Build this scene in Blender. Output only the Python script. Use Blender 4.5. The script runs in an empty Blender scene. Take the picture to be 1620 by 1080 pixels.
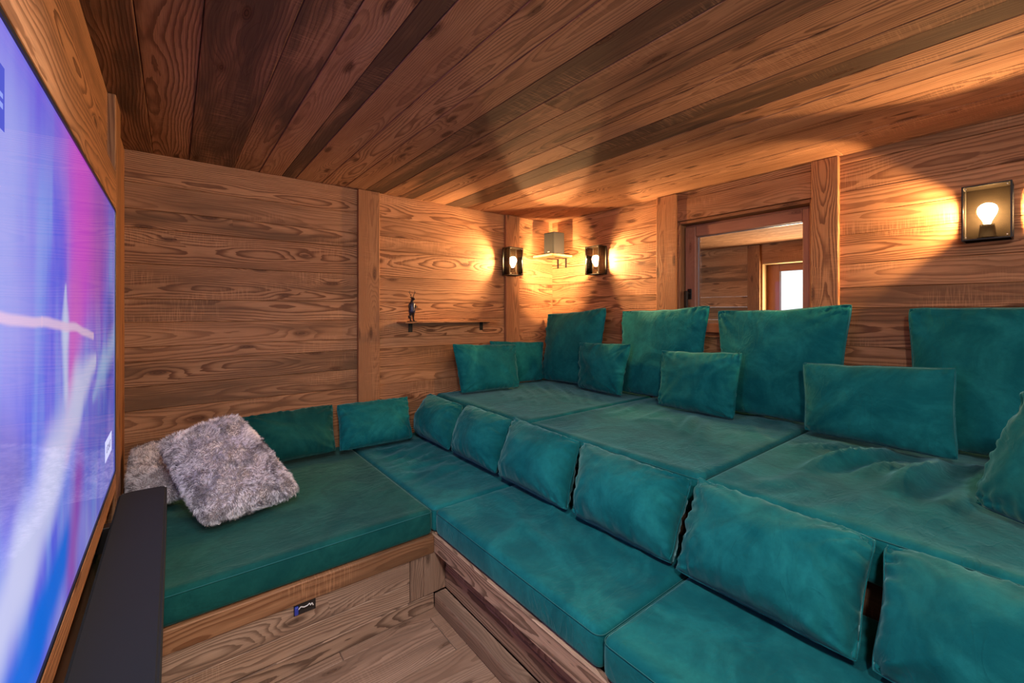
import bpy, bmesh, math, random
from mathutils import Vector, Matrix, noise
random.seed(7)
C = bpy.context.scene.collection
PI = math.pi

# ------------------------------------------------------------------ helpers
def tag(o, label=None, cat=None, group=None, kind=None):
    if label: o['label'] = label
    if cat: o['category'] = cat
    if group: o['group'] = group
    if kind: o['kind'] = kind
    return o

def empty(name, loc, label=None, cat=None, group=None, rz=0.0):
    o = bpy.data.objects.new(name, None); C.objects.link(o)
    o.location = loc; o.rotation_euler = (0, 0, rz); o.empty_display_size = .05
    return tag(o, label, cat, group)

def link(name, bm, mat, parent=None, smooth=False, loc=None):
    me = bpy.data.meshes.new(name)
    bm.normal_update(); bm.to_mesh(me); bm.free()
    if isinstance(mat, (list, tuple)):
        for m in mat: me.materials.append(m)
    elif mat: me.materials.append(mat)
    if smooth:
        for p in me.polygons: p.use_smooth = True
    o = bpy.data.objects.new(name, me); C.objects.link(o)
    if parent: o.parent = parent
    if loc: o.location = loc
    return o

def copy_tree(o, parent=None):
    c = o.copy(); C.objects.link(c); c.parent = parent
    for ch in list(o.children): copy_tree(ch, c)
    return c

def add_box(bm, x0, x1, y0, y1, z0, z1, bev=0.0, seg=1, mi=0):
    b = bmesh.new()
    r = bmesh.ops.create_cube(b, size=1)
    for v in b.verts:
        v.co = Vector(((x0+x1)/2+v.co.x*(x1-x0), (y0+y1)/2+v.co.y*(y1-y0), (z0+z1)/2+v.co.z*(z1-z0)))
    if bev > 0:
        bmesh.ops.bevel(b, geom=b.edges[:], offset=bev, segments=seg, affect='EDGES', profile=.5)
    for f in b.faces: f.material_index = mi
    me = bpy.data.meshes.new('t'); b.to_mesh(me); b.free(); bm.from_mesh(me); bpy.data.meshes.remove(me)

def add_cyl(bm, p0, p1, r0, r1=None, n=16, cap=True):
    p0 = Vector(p0); p1 = Vector(p1); r1 = r0 if r1 is None else r1
    d = (p1-p0).normalized()
    a = d.orthogonal().normalized(); b = d.cross(a)
    A = []; B = []
    for i in range(n):
        t = 2*PI*i/n; w = a*math.cos(t)+b*math.sin(t)
        A.append(bm.verts.new(p0+w*r0)); B.append(bm.verts.new(p1+w*r1))
    for i in range(n):
        j = (i+1) % n; bm.faces.new((A[i], A[j], B[j], B[i]))
    if cap: bm.faces.new(A[::-1]); bm.faces.new(B)

def add_lathe(bm, prof, c, n=24):
    rings = []
    for r, z in prof:
        rings.append([bm.verts.new((c[0]+r*math.cos(2*PI*i/n), c[1]+r*math.sin(2*PI*i/n), c[2]+z)) for i in range(n)])
    for k in range(len(rings)-1):
        for i in range(n):
            j = (i+1) % n; bm.faces.new((rings[k][i], rings[k][j], rings[k+1][j], rings[k+1][i]))
    bm.faces.new(rings[0][::-1]); bm.faces.new(rings[-1])

# ------------------------------------------------------------------ node helpers
class NT:
    def __init__(s, name):
        s.m = bpy.data.materials.new(name); s.m.use_nodes = True
        s.t = s.m.node_tree; s.t.nodes.clear()
        s.out = s.n('ShaderNodeOutputMaterial')
    def n(s, typ, **kw):
        nd = s.t.nodes.new(typ)
        for k, v in kw.items(): setattr(nd, k, v)
        return nd
    def L(s, a, b): s.t.links.new(a, b)
    def inp(s, sock, v):
        if v is None: return
        if hasattr(v, 'is_output') or isinstance(v, bpy.types.NodeSocket): s.L(v, sock)
        else: sock.default_value = v
    def math(s, op, a, b=None, c=None, clamp=False):
        nd = s.n('ShaderNodeMath', operation=op); nd.use_clamp = clamp
        s.inp(nd.inputs[0], a)
        if b is not None: s.inp(nd.inputs[1], b)
        if c is not None: s.inp(nd.inputs[2], c)
        return nd.outputs[0]
    def comb(s, x, y, z):
        nd = s.n('ShaderNodeCombineXYZ')
        for i, v in enumerate((x, y, z)): s.inp(nd.inputs[i], v)
        return nd.outputs[0]
    def sep(s, v):
        nd = s.n('ShaderNodeSeparateXYZ'); s.L(v, nd.inputs[0]); return nd.outputs
    def noise(s, vec, scale=1, detail=2, rough=.5, dist=0):
        nd = s.n('ShaderNodeTexNoise'); nd.inputs['Scale'].default_value = scale
        nd.inputs['Detail'].default_value = detail; nd.inputs['Roughness'].default_value = rough
        nd.inputs['Distortion'].default_value = dist
        if vec is not None: s.L(vec, nd.inputs['Vector'])
        return nd.outputs[0]
    def ramp(s, f, a, b):
        nd = s.n('ShaderNodeMapRange'); nd.interpolation_type = 'SMOOTHSTEP'
        s.inp(nd.inputs[0], f); nd.inputs[1].default_value = a; nd.inputs[2].default_value = b
        return nd.outputs[0]
    def lin(s, f, a, b, c=0, d=1):
        nd = s.n('ShaderNodeMapRange'); s.inp(nd.inputs[0], f)
        for i, v in enumerate((a, b, c, d)): nd.inputs[i+1].default_value = v
        return nd.outputs[0]
    def mix(s, f, a, b, mode='MIX'):
        nd = s.n('ShaderNodeMix', data_type='RGBA', blend_type=mode)
        s.inp(nd.inputs[0], f)
        s.inp(nd.inputs[6], a if not isinstance(a, tuple) else tuple(a)+(1,))
        s.inp(nd.inputs[7], b if not isinstance(b, tuple) else tuple(b)+(1,))
        return nd.outputs[2]
    def bsdf(s, col=None, rough=.5, metal=0, **kw):
        nd = s.n('ShaderNodeBsdfPrincipled')
        if col is not None: s.inp(nd.inputs['Base Color'], col if not isinstance(col, tuple) else tuple(col)+(1,))
        s.inp(nd.inputs['Roughness'], rough); nd.inputs['Metallic'].default_value = metal
        for k, v in kw.items(): s.inp(nd.inputs[k], v)
        s.L(nd.outputs[0], s.out.inputs[0])
        return nd
    def bump(s, h, bs, strength=.3, dist=.002):
        nd = s.n('ShaderNodeBump'); nd.inputs['Strength'].default_value = strength
        nd.inputs['Distance'].default_value = dist
        s.L(h, nd.inputs['Height']); s.L(nd.outputs[0], bs.inputs['Normal'])

def simple(name, col, rough=.5, metal=0, **kw):
    m = NT(name); b = m.bsdf(col, rough, metal, **kw)
    # faint procedural variation so no surface is perfectly even
    tc = m.n('ShaderNodeTexCoord')
    nz = m.noise(tc.outputs['Object'], 60, 3)
    m.L(m.mix(m.lin(nz, .3, .7, 0, .12), tuple(col), tuple(c*.6 for c in col)), b.inputs['Base Color'])
    m.bump(nz, b, .05, .001)
    return m.m

# ---- wood.  UV = (metres along grain, metres across from the board's centre); attribute pr = (random, tone, weathering)
def wood(name, light, line, weath, ringk=150, contrast=1.0, rough=.62, weather_amt=1.0, bump=.35, spec=.3):
    m = NT(name)
    uv = m.n('ShaderNodeUVMap'); uv.uv_map = 'UVMap'
    at = m.n('ShaderNodeAttribute'); at.attribute_name = 'pr'
    sc = m.n('ShaderNodeSeparateColor'); m.L(at.outputs['Color'], sc.inputs[0])
    rnd, tone, wth = sc.outputs[0], sc.outputs[1], sc.outputs[2]
    u, v, _ = m.sep(uv.outputs[0])
    seed = m.math('MULTIPLY', rnd, 97.0)
    # knots
    kv = m.comb(m.math('ADD', m.math('MULTIPLY', u, 2.6), seed), m.math('ADD', m.math('MULTIPLY', v, 8.5), m.math('MULTIPLY', seed, 7.0)), 0.0)
    vo = m.n('ShaderNodeTexVoronoi'); vo.voronoi_dimensions = '2D'; vo.inputs['Scale'].default_value = 1.0; vo.inputs['Randomness'].default_value = 1
    m.L(kv, vo.inputs['Vector'])
    kd = vo.outputs['Distance']
    kc = m.n('ShaderNodeSeparateColor'); m.L(vo.outputs['Color'], kc.inputs[0])
    khas = m.math('GREATER_THAN', kc.outputs[0], .60)
    kd2 = m.math('MULTIPLY', kd, kd)
    kb = m.math('MULTIPLY', m.math('EXPONENT', m.math('MULTIPLY', kd2, -16.0)), khas)
    # ring radius
    n1 = m.noise(m.comb(m.math('MULTIPLY', u, .9), seed, 0.0), 1, 1)
    n2 = m.noise(m.comb(m.math('MULTIPLY', u, 1.3), m.math('MULTIPLY', v, 4.0), m.math('ADD', seed, 31.0)), 1, 2, .45)
    n3 = m.noise(m.comb(m.math('MULTIPLY', u, 5.0), m.math('MULTIPLY', v, 30.0), seed), 1, 3, .55)
    vv = m.math('ADD', v, m.math('MULTIPLY', m.math('SUBTRACT', n1, .5), .10))
    vv = m.math('ADD', vv, m.math('MULTIPLY', m.math('SUBTRACT', m.math('FRACT', m.math('MULTIPLY', seed, 3.7)), .5), .11))
    hh = m.math('MULTIPLY', n2, .105)
    r = m.math('SQRT', m.math('ADD', m.math('MULTIPLY', vv, vv), m.math('MULTIPLY', hh, hh)))
    r = m.math('ADD', r, m.math('MULTIPLY', m.math('SUBTRACT', n3, .5), .011))
    r = m.math('ADD', r, m.math('MULTIPLY', kb, .020))
    rk = m.math('MULTIPLY', r, m.math('ADD', ringk*.75, m.math('MULTIPLY', rnd, ringk*.5)))
    fr = m.math('FRACT', rk)
    late = m.math('MULTIPLY', m.ramp(fr, .25, .86), m.math('SUBTRACT', 1.0, m.ramp(fr, .93, 1.0)))
    late = m.math('POWER', late, 1.4)
    # fine fibres and saw marks
    fib = m.noise(m.comb(m.math('MULTIPLY', u, 9.0), m.math('MULTIPLY', v, 420.0), seed), 1, 2, .6)
    saw = m.noise(m.comb(m.math('MULTIPLY', u, 260.0), m.math('MULTIPLY', v, 14.0), seed), 1, 2, .5)
    sawm = m.ramp(m.noise(m.comb(m.math('MULTIPLY', u, 2.0), m.math('MULTIPLY', v, 6.0), m.math('ADD', seed, 11.0)), 1, 1), .52, .68)
    big = m.noise(m.comb(m.math('MULTIPLY', u, 1.1), m.math('MULTIPLY', v, 9.0), m.math('ADD', seed, 5.0)), 1, 3, .6)
    L = tuple(light)
    c = m.mix(m.lin(tone, 0, 1), tuple(x*.42 for x in L), tuple(min(1, x*1.38) for x in L))
    c = m.mix(m.lin(big, .3, .72, 0, .75), c, tuple(L[i]*(.62, .50, .42)[i] for i in range(3)))
    lc = m.math('MULTIPLY', late, m.lin(m.math('FRACT', m.math('MULTIPLY', seed, 1.3)), 0, 1, .45*contrast, 1.1*contrast), clamp=True)
    c = m.mix(lc, c, tuple(line))
    wm = m.math('MULTIPLY', m.ramp(m.math('ADD', big, m.math('MULTIPLY', m.math('SUBTRACT', wth, .5), .55)), .44, .72), weather_amt*.85, clamp=True)
    c = m.mix(wm, c, tuple(weath))
    c = m.mix(m.lin(fib, .3, .75, 0, .42), c, tuple(x*.55 for x in weath))
    c = m.mix(m.math('MULTIPLY', m.math('MULTIPLY', m.ramp(saw, .45, .7), sawm), .22), c, tuple(min(1, x*1.5) for x in L))
    kn = m.math('MULTIPLY', m.math('SUBTRACT', 1.0, m.ramp(m.math('ADD', kd, m.math('MULTIPLY', n3, .16)), .12, .24)), khas)
    kr = m.ramp(m.math('FRACT', m.math('MULTIPLY', kd, 22.0)), .3, .9)
    c = m.mix(m.math('MULTIPLY', kn, .85), c, m.mix(kr, tuple(x*.75 for x in line), tuple(x*.35 for x in line)))
    b = m.bsdf(c, rough, **{'Specular IOR Level': spec})
    h = m.math('SUBTRACT', m.math('MULTIPLY', fib, .5), m.math('MULTIPLY', late, -.45))
    h = m.math('ADD', h, m.math('MULTIPLY', m.math('MULTIPLY', saw, sawm), .4))
    h = m.math('SUBTRACT', h, m.math('MULTIPLY', kn, .8))
    m.bump(h, b, bump, .0025)
    return m.m

W_WALL = wood('wood_wall', (.60, .290, .135), (.16, .052, .016), (.16, .075, .032), 100, .9)
W_CEIL = wood('wood_ceiling', (.42, .215, .120), (.125, .052, .028), (.10, .054, .034), 125, .72, .8, 1.25, spec=.08)
W_POST = wood('wood_post', (.50, .225, .095), (.17, .06, .022), (.18, .08, .036), 130, .95, .6, .7)
W_BENCH = wood('wood_bench', (.50, .325, .215), (.14, .075, .045), (.17, .105, .072), 150, .85, .6, .7)
W_FLOOR = wood('wood_floor', (.46, .29, .19), (.21, .115, .07), (.24, .15, .10), 150, .8, .45, .7)
W_FRAME = wood('wood_window_frame', (.40, .175, .105), (.30, .12, .07), (.30, .12, .07), 240, .35, .4, .3, .1)
W_SPEAK = wood('wood_light_shelf', (.50, .33, .17), (.35, .18, .07), (.4, .22, .1), 200, .5, .55, .3)

def planks(name, mat, boards, parent=None, bev=.0022):
    """boards: (x0,x1,y0,y1,z0,z1, axis, tone, weather) all in one surface mesh"""
    bm = bmesh.new(); uvl = bm.loops.layers.uv.new('UVMap'); cl = bm.loops.layers.float_color.new('pr')
    for bd in boards:
        x0, x1, y0, y1, z0, z1, ax = bd[:7]
        tone = bd[7] if len(bd) > 7 and bd[7] is not None else random.uniform(.2, .9)
        wt = bd[8] if len(bd) > 8 else random.random()
        rn = random.random(); off = random.uniform(0, 40)
        b = bmesh.new(); bmesh.ops.create_cube(b, size=1)
        cen = Vector(((x0+x1)/2, (y0+y1)/2, (z0+z1)/2))
        for v in b.verts:
            v.co = Vector((cen.x+v.co.x*(x1-x0), cen.y+v.co.y*(y1-y0), cen.z+v.co.z*(z1-z0)))
        if bev: bmesh.ops.bevel(b, geom=b.edges[:], offset=min(bev, (x1-x0)*.3, (y1-y0)*.3, (z1-z0)*.3), segments=1, affect='EDGES')
        b.normal_update()
        vm = {}
        for v in b.verts: vm[v] = bm.verts.new(v.co)
        for f in b.faces:
            nf = bm.faces.new([vm[v] for v in f.verts])
            n = f.normal; na = max(range(3), key=lambda i: abs(n[i]))
            oth = [i for i in range(3) if i != ax and i != na]
            for lp in nf.loops:
                d = lp.vert.co-cen
                if na == ax: uu, vv = d[(ax+1) % 3], d[(ax+2) % 3]
                else: uu, vv = d[ax], d[oth[0]]
                lp[uvl].uv = (uu+off, vv)
                lp[cl] = (rn, tone, wt, 1)
        b.free()
    return link(name, bm, mat, parent)

# ---- velvet
def velvet(name, base, nap, tint=(.30, .42, .40)):
    m = NT(name); tc = m.n('ShaderNodeTexCoord'); oi = m.n('ShaderNodeObjectInfo')
    g = m.n('ShaderNodeNewGeometry')
    off = m.math('MULTIPLY', oi.outputs['Random'], 50.0)
    va = m.n('ShaderNodeVectorMath', operation='ADD'); m.L(g.outputs['Position'], va.inputs[0]); m.L(m.comb(off, off, 0.0), va.inputs[1])
    P = va.outputs[0]
    n1 = m.noise(P, 4.5, 5, .62, 1.2); n2 = m.noise(P, 38, 3, .6, .5); n3 = m.noise(P, 900, 1)
    c = m.mix(m.ramp(n1, .32, .70), tuple(base), tuple(nap))
    c = m.mix(m.lin(n2, .3, .75, 0, .4), c, tuple(x*.72 for x in base))
    c = m.mix(m.lin(n3, .3, .7, 0, .18), c, tuple(x*.5 for x in base))
    b = m.bsdf(c, .88, **{'Specular IOR Level': .12, 'Sheen Weight': .6, 'Sheen Roughness': .35})
    b.inputs['Sheen Tint'].default_value = tuple(tint)+(1,)
    rv = m.n('ShaderNodeMapping'); m.L(P, rv.inputs[0]); rv.inputs['Rotation'].default_value = (.3, .2, .7); rv.inputs['Scale'].default_value = (6, 17, 9)
    w1 = m.noise(rv.outputs[0], 1, 2, .5, 1.1)
    rid = m.math('SUBTRACT', 1.0, m.math('MULTIPLY', m.math('ABSOLUTE', m.math('SUBTRACT', w1, .5)), 9.0), clamp=True)
    rid = m.math('MULTIPLY', m.math('MULTIPLY', rid, rid), m.ramp(m.noise(P, 2.6, 2), .42, .62))
    h = m.math('ADD', m.math('MULTIPLY', m.noise(P, 22, 3, .55, .9), .6), m.math('MULTIPLY', n3, .05))
    h = m.math('ADD', h, m.math('MULTIPLY', rid, .28))
    m.bump(h, b, .5, .007)
    return m.m
VEL = velvet('velvet_teal', (.002, .105, .118), (.012, .195, .200), (.30, .58, .60))
VEL2 = velvet('velvet_teal_green', (.003, .062, .058), (.010, .105, .088), (.34, .55, .48))
THREAD = simple('seam_thread', (.012, .13, .13), .85)

BLACK = simple('black_metal', (.018, .016, .015), .42, .6)
BRONZE = simple('bronze_metal', (.0020, .0014, .0008), .7, .0, **{'Specular IOR Level': .01})
DARKGAP = simple('dark_backing', (.02, .012, .008), .9)
STEEL = simple('screw_steel', (.6, .58, .55), .3, 1)
CLOTHBLACK = simple('speaker_cloth', (.005, .0055, .009), .95)
PLASTIC = simple('black_plastic', (.01, .01, .012), .4)
SPGREY = simple('speaker_grey', (.014, .012, .012), .7)
CABLEW = simple('white_cable', (.7, .66, .62), .5)
BLUEP = simple('blue_plastic', (.03, .05, .35), .4)
FIG = simple('dark_bronze_figure', (.035, .022, .018), .3, .5)
FIGD = simple('figure_waistcoat', (.03, .03, .06), .35, .2)
GREYALU = simple('grey_aluminium', (.45, .43, .45), .35, .6)

def glass(name, tintc, refl=1.0):
    m = NT(name)
    tr = m.n('ShaderNodeBsdfTransparent'); tr.inputs[0].default_value = tuple(tintc)+(1,)
    gl = m.n('ShaderNodeBsdfGlossy'); gl.inputs['Roughness'].default_value = .02
    fr = m.n('ShaderNodeFresnel'); fr.inputs[0].default_value = 1.45
    mx = m.n('ShaderNodeMixShader'); m.L(m.math('MULTIPLY', fr.outputs[0], refl), mx.inputs[0])
    m.L(tr.outputs[0], mx.inputs[1]); m.L(gl.outputs[0], mx.inputs[2]); m.L(mx.outputs[0], m.out.inputs[0])
    return m.m
GLASS_L = glass('lamp_glass', (.80, .76, .68))
GLASS_W = glass('window_glass', (.93, .95, .94), .8)

def emis(name, col, st):
    m = NT(name); e = m.n('ShaderNodeEmission'); e.inputs[0].default_value = tuple(col)+(1,); e.inputs[1].default_value = st
    m.L(e.outputs[0], m.out.inputs[0]); return m.m
BULB = emis('bulb_glow', (1.0, .66, .35), 2300)
SKYLIT = emis('daylight_sky', (.93, .97, 1.0), 5.0)

# ------------------------------------------------------------------ room dimensions
XL, XR, YB, YF, ZC = -.19, 2.70, 2.84, -2.3, 2.08
def S(o, kind='structure', label=None):
    o['kind'] = kind
    if label: o['label'] = label
    return o

# ceiling boards (run along Y)
cb = []
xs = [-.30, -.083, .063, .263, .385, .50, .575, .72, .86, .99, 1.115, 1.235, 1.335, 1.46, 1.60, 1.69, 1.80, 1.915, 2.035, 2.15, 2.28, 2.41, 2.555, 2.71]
tn = [.50, .55, .28, .45, .55, .75, .62, .55, .60, .30, .45, .35, .70, .80, .35, .35, .75, .85, .95, 1.0, 1.0, 1.0, .95]  # high tone on the last boards paints in lantern glow along the right wall
wt = [.5, .25, .75, .55, .3, .75, .2, .3, .25, .8, .5, .7, .35, .3, .75, .9, .25, .2, .1, .0, .0, .1, .1]  # low values on the last boards also serve the painted lantern glow
for i in range(len(xs)-1):
    x0, x1 = xs[i]+.0008, xs[i+1]-.0008
    br = random.uniform(-.6, 1.6) if i % 3 == 1 else None
    dz = random.uniform(0, .003)
    segs = [(YF-.05, YB+.05)] if br is None else [(YF-.05, br), (br+.0015, YB+.05)]
    for k, (a, b) in enumerate(segs):
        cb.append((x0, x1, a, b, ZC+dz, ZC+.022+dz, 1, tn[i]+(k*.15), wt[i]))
cb.append((-.35, XR+.06, YF-.05, YB+.06, ZC+.03, ZC+.06, 1, .1, 1))
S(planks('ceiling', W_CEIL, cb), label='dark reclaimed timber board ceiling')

# back wall (boards along X)
zb = [-.02, .20, .41, .63, .785, .905, 1.03, 1.103, 1.227, 1.345, 1.523, 1.70, 1.795, 1.925, 2.085]
tb = [.5, .4, .6, .55, .45, .40, .55, .60, .55, .45, .5, .62, .5, .72]
wb = [.5, .5, .4, .45, .65, .7, .4, .35, .55, .6, .35, .55, .45, .2]
bb = []
for i in range(len(zb)-1):
    cuts = [XL-.12, .945+.03, 2.2, XR+.03]
    for k in range(3):
        z0 = zb[i]; z1 = zb[i+1]
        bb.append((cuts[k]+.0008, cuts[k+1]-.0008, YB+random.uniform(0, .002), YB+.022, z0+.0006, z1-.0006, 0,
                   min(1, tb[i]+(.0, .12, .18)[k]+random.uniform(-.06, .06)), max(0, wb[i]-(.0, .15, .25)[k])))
bb.append((XL-.12, XR+.03, YB+.024, YB+.05, -.02, ZC+.05, 0, .1, 1))
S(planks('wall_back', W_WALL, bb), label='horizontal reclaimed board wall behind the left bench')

# right wall with window opening y .815..1.606, z 1.12..1.89
zr = [-.02, .22, .45, .66, .86, 1.01, 1.107, 1.30, 1.402, 1.523, 1.67, 1.78, 1.894, 2.038, 2.085]
tr_ = [.5, .5, .5, .6, .6, .55, .5, .62, .60, .66, .62, .75, .5, .45]
wr_ = [.5, .5, .5, .5, .35, .4, .6, .55, .4, .4, .5, .15, .35, .6]
rb = []
WY0, WY1, WZ0, WZ1 = .810, 1.612, 1.115, 1.89
for i in range(len(zr)-1):
    z0, z1 = zr[i]+.0006, zr[i+1]-.0006
    def brd(y0, y1, za, zb_, add=0):
        if zb_-za < .004: return
        rb.append((XR+random.uniform(0, .003), XR+.022, y0+.0008, y1-.0008, za, zb_, 1, tr_[i]+random.uniform(-.08, .08)+add, wr_[i]))
    brd(WY1, YB+.03, z0, z1, .08)
    brd(YF-.03, WY0, z0, z1)
    if z1 <= WZ0 or z0 >= WZ1-.004: brd(WY0, WY1, z0, z1)
    else:
        if z0 < WZ0: brd(WY0, WY1, z0, WZ0)
        if z1 > WZ1: brd(WY0, WY1, WZ1, z1)
for (y0, y1, za, zb_) in ((YF-.03, WY0, -.02, ZC+.05), (WY1, YB+.03, -.02, ZC+.05), (WY0, WY1, -.02, WZ0), (WY0, WY1, WZ1, ZC+.05)):
    rb.append((XR+.024, XR+.25, y0, y1, za, zb_, 1, .1, .9))
S(planks('wall_right', W_WALL, rb), label='horizontal reclaimed board wall with the inner window')

# left (TV) wall: boards behind, tv surround in front
lb = []
for i in range(10):
    z0 = i*.21-.01
    lb.append((XL-.135, XL-.115, YF-.02, YB+.02, z0, z0+.2085, 1, .35, .5))
S(planks('wall_left', W_WALL, lb), label='timber wall carrying the screen')
# beam and frame boards around the screen
XT = -.167
S(planks('trim_1', W_WALL, [(XL-.113, XL, YF, 2.139, 1.70, ZC-.001, 1, .62, .45)], bev=.004), label='wide timber beam above the screen')
S(planks('trim_2', W_POST, [(XL-.113, XL-.001, 2.32, YB-.001, .43, ZC-.001, 2, .62, .2)], bev=.003), label='corner board beside the screen post')
S(planks('trim_3', W_WALL, [(XL-.113, XT, 2.141, 2.318, .43, ZC-.001, 2, .25, .6)], bev=.003), label='timber post right of the screen')
S(planks('trim_4', W_WALL, [(XL+.001, XT, YF, 2.139, .628, .688, 1, .45, .5)], bev=.003), label='timber sill under the screen')
S(planks('trim_12', W_POST, [(XL-.113, XL-.001, YF, 2.139, -.01, .628, 1, .3, .8), (XL-.113, XL-.001, 2.14, YB-.001, -.01, .428, 1, .3, .8)], bev=.003), label='dark timber boards below the screen')
S(planks('trim_5', W_WALL, [(XL-.113, XT, YF, .438, .689, 1.652, 2, .55, .3)], bev=.003), label='upright board near side of the screen')
S(planks('wall_front', W_WALL, [(XL-.12, XR+.03, YF-.02, YF, i*.21-.01, i*.21+.198, 0, .5, .5) for i in range(4)] +
    [(XL-.12, .3, YF-.02, YF, i*.21-.01, i*.21+.198, 0, .5, .5) for i in range(4, 10)] +
    [(2.3, XR+.03, YF-.02, YF, i*.21-.01, i*.21+.198, 0, .5, .5) for i in range(4, 10)] +
    [(.3, 2.3, YF-.02, YF, 1.88, 2.09, 0, .5, .5)]), label='timber wall behind the camera with an added window opening')

# wall posts
S(planks('trim_6', W_POST, [(.942, 1.085, YB-.03, YB-.001, .45, ZC-.001, 2, .42, .25)], bev=.003), label='timber post on the back wall left of the shelf')
S(planks('trim_7', W_POST, [(2.150, 2.292, YB-.03, YB-.001, .62, ZC-.001, 2, .55, .2)], bev=.003), label='timber post on the back wall behind a lamp')
S(planks('trim_8', W_POST, [(XR-.03, XR-.001, 1.606, 1.752, .62, ZC-.001, 2, .55, .25)], bev=.003), label='timber post left of the inner window')
S(planks('trim_9', W_POST, [(XR-.03, XR-.001, .696, .815, .62, ZC-.001, 2, .60, .1)], bev=.003), label='knotty timber post right of the inner window')

# ------------------------------------------------------------------ inner window
win = empty('window_1', (XR+.06, (WY0+WY1)/2, WZ0)); win['kind'] = 'structure'; win['label'] = 'inner window with reddish timber frame between two posts'
def rel(o, p):  # parent keeping world coordinates baked in mesh
    o.parent = p; o.location = -Vector(p.location); return o
def wbox(name, mat, boards, p, **k): return rel(planks(name, mat, boards, None, **k), p)
wbox('reveal', W_POST, [(XR+.0, XR+.25, WY1-.003-.02, WY1-.003, WZ0, WZ1, 2, .5, .4), (XR, XR+.25, WY0+.002, WY0+.02, WZ0, WZ1, 2, .5, .4),
     (XR, XR+.25, WY0+.02, WY1-.023, WZ1-.02, WZ1-.001, 1, .4, .5), (XR, XR+.25, WY0+.02, WY1-.023, WZ0+.001, WZ0+.012, 1, .5, .4)], win)
fx0, fx1 = 2.765, 2.83
ya, yb2, za, zb2 = WY0+.021, WY1-.024, WZ0+.013, WZ1-.021
wbox('window_frame', W_FRAME, [(fx0+.012, fx1+.01, ya, yb2, zb2-.022, zb2, 1, .6, .2), (fx0+.012, fx1+.01, ya, yb2, za, za+.02, 1, .6, .2),
     (fx0+.012, fx1+.01, ya, ya+.012, za+.021, zb2-.023, 2, .6, .2), (fx0+.012, fx1+.01, yb2-.012, yb2, za+.021, zb2-.023, 2, .6, .2)], win, bev=.003)
sa, sb, sc_, sd = ya+.006, yb2-.006, za+.014, zb2-.014
wbox('sash', W_FRAME, [(fx0-.012, fx1-.01, sb-.075, sb, sc_, sd, 2, .7, .2), (fx0-.012, fx1-.01, sa, sa+.045, sc_, sd, 2, .7, .2),
     (fx0-.012, fx1-.01, sa+.046, sb-.076, sd-.070, sd, 1, .7, .2), (fx0-.012, fx1-.01, sa+.046, sb-.076, sc_, sc_+.062, 1, .7, .2)], win, bev=.005)
b = bmesh.new(); add_box(b, 2.796, 2.800, sa+.040, sb-.07, sc_+.058, sd-.066); rel(link('window_pane', b, GLASS_W), win)
b = bmesh.new()
for (y0, y1, z0, z1) in ((sa+.045, sa+.049, sc_+.06, sd-.07), (sb-.08, sb-.076, sc_+.06, sd-.07), (sa+.049, sb-.08, sd-.074, sd-.07), (sa+.049, sb-.08, sc_+.06, sc_+.064)):
    add_box(b, 2.785, 2.795, y0, y1, z0, z1)
rel(link('glazing_bead', b, GREYALU), win)
b = bmesh.new()
add_box(b, fx0-.020, fx0-.012, sb-.050, sb-.022, 1.365, 1.435, .002)
add_cyl(b, (fx0-.012, sb-.036, 1.405), (fx0-.055, sb-.036, 1.405), .010)
add_box(b, fx0-.068, fx0-.052, sb-.048, sb-.024, 1.300, 1.420, .005, 2)
rel(link('window_handle', b, BLACK), win)

# ------------------------------------------------------------------ room seen through the window
NX0, NX1 = 2.96, 5.5
nb = []
for i in range(22):
    y0 = .2+i*.18
    nb.append((NX0, NX1+.02, y0, y0+.178, ZC, ZC+.02, 0))
S(planks('ceiling', W_CEIL, [(NX0+i*.15, NX0+i*.15+.148, -.3, 5.0, ZC+.005, ZC+.025, 1, .8, .2) for i in range(17)]), label='light board ceiling of the room beyond the inner window')
S(planks('floor', W_FLOOR, [(NX0+i*.17, NX0+i*.17+.168, -.3, 5.0, -.02, 0, 1) for i in range(15)]), label='floor of the room beyond the inner window')
fw = []
z = 0
for i, h in enumerate((.2, .22, .2, .2, .19, .17, .16, .13, .19, .2, .2)):
    z1 = min(z+h, ZC+.02) if i < 10 else ZC+.02
    fw.append((NX1, NX1+.02, 2.19, 5.0, z, z1-.001, 1, .7, .3 if i % 3 else .8))
    if z1 > 1.86: fw.append((NX1, NX1+.02, -.3, 2.19, max(z, 1.86), z1-.001, 1, .45, .3))
    z = z1
fw.append((NX1, NX1+.02, -.3, 1.30, 0, 1.86, 1, .5, .4)); fw.append((NX1, NX1+.02, 1.30, 2.19, 0, .8, 1, .5, .4))
S(planks('wall_right', W_WALL, fw), label='far timber wall of the room beyond the inner window')
S(planks('trim_10', W_POST, [(NX1-.03, NX1-.001, 2.194, 2.334, .0, ZC, 2, .4, .4)]), label='timber post in the room beyond the inner window')
S(planks('wall_back', W_WALL, [(NX0, NX1, 4.98, 5.0, 0, ZC, 0, .5, .5)]), label='end wall of the room beyond the inner window')
S(planks('wall_front', W_WALL, [(NX0, NX1, -.3, -.28, 0, ZC, 0, .5, .5)]), label='near end wall of the room beyond the inner window')
w2 = empty('window_2', (NX1+.1, 1.75, .8)); w2['kind'] = 'structure'; w2['label'] = 'bright daylight window seen through the inner window'
wbox('reveal', W_SPEAK, [(NX1, NX1+.2, 2.172, 2.190, .8, 1.86, 2, .7, .2), (NX1, NX1+.2, 1.30, 2.172, 1.842, 1.86, 1, .7, .2), (NX1, NX1+.2, 1.30, 1.318, .8, 1.842, 2, .7, .2), (NX1, NX1+.2, 1.318, 2.172, .8, .818, 1, .7, .2)], w2)
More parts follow.
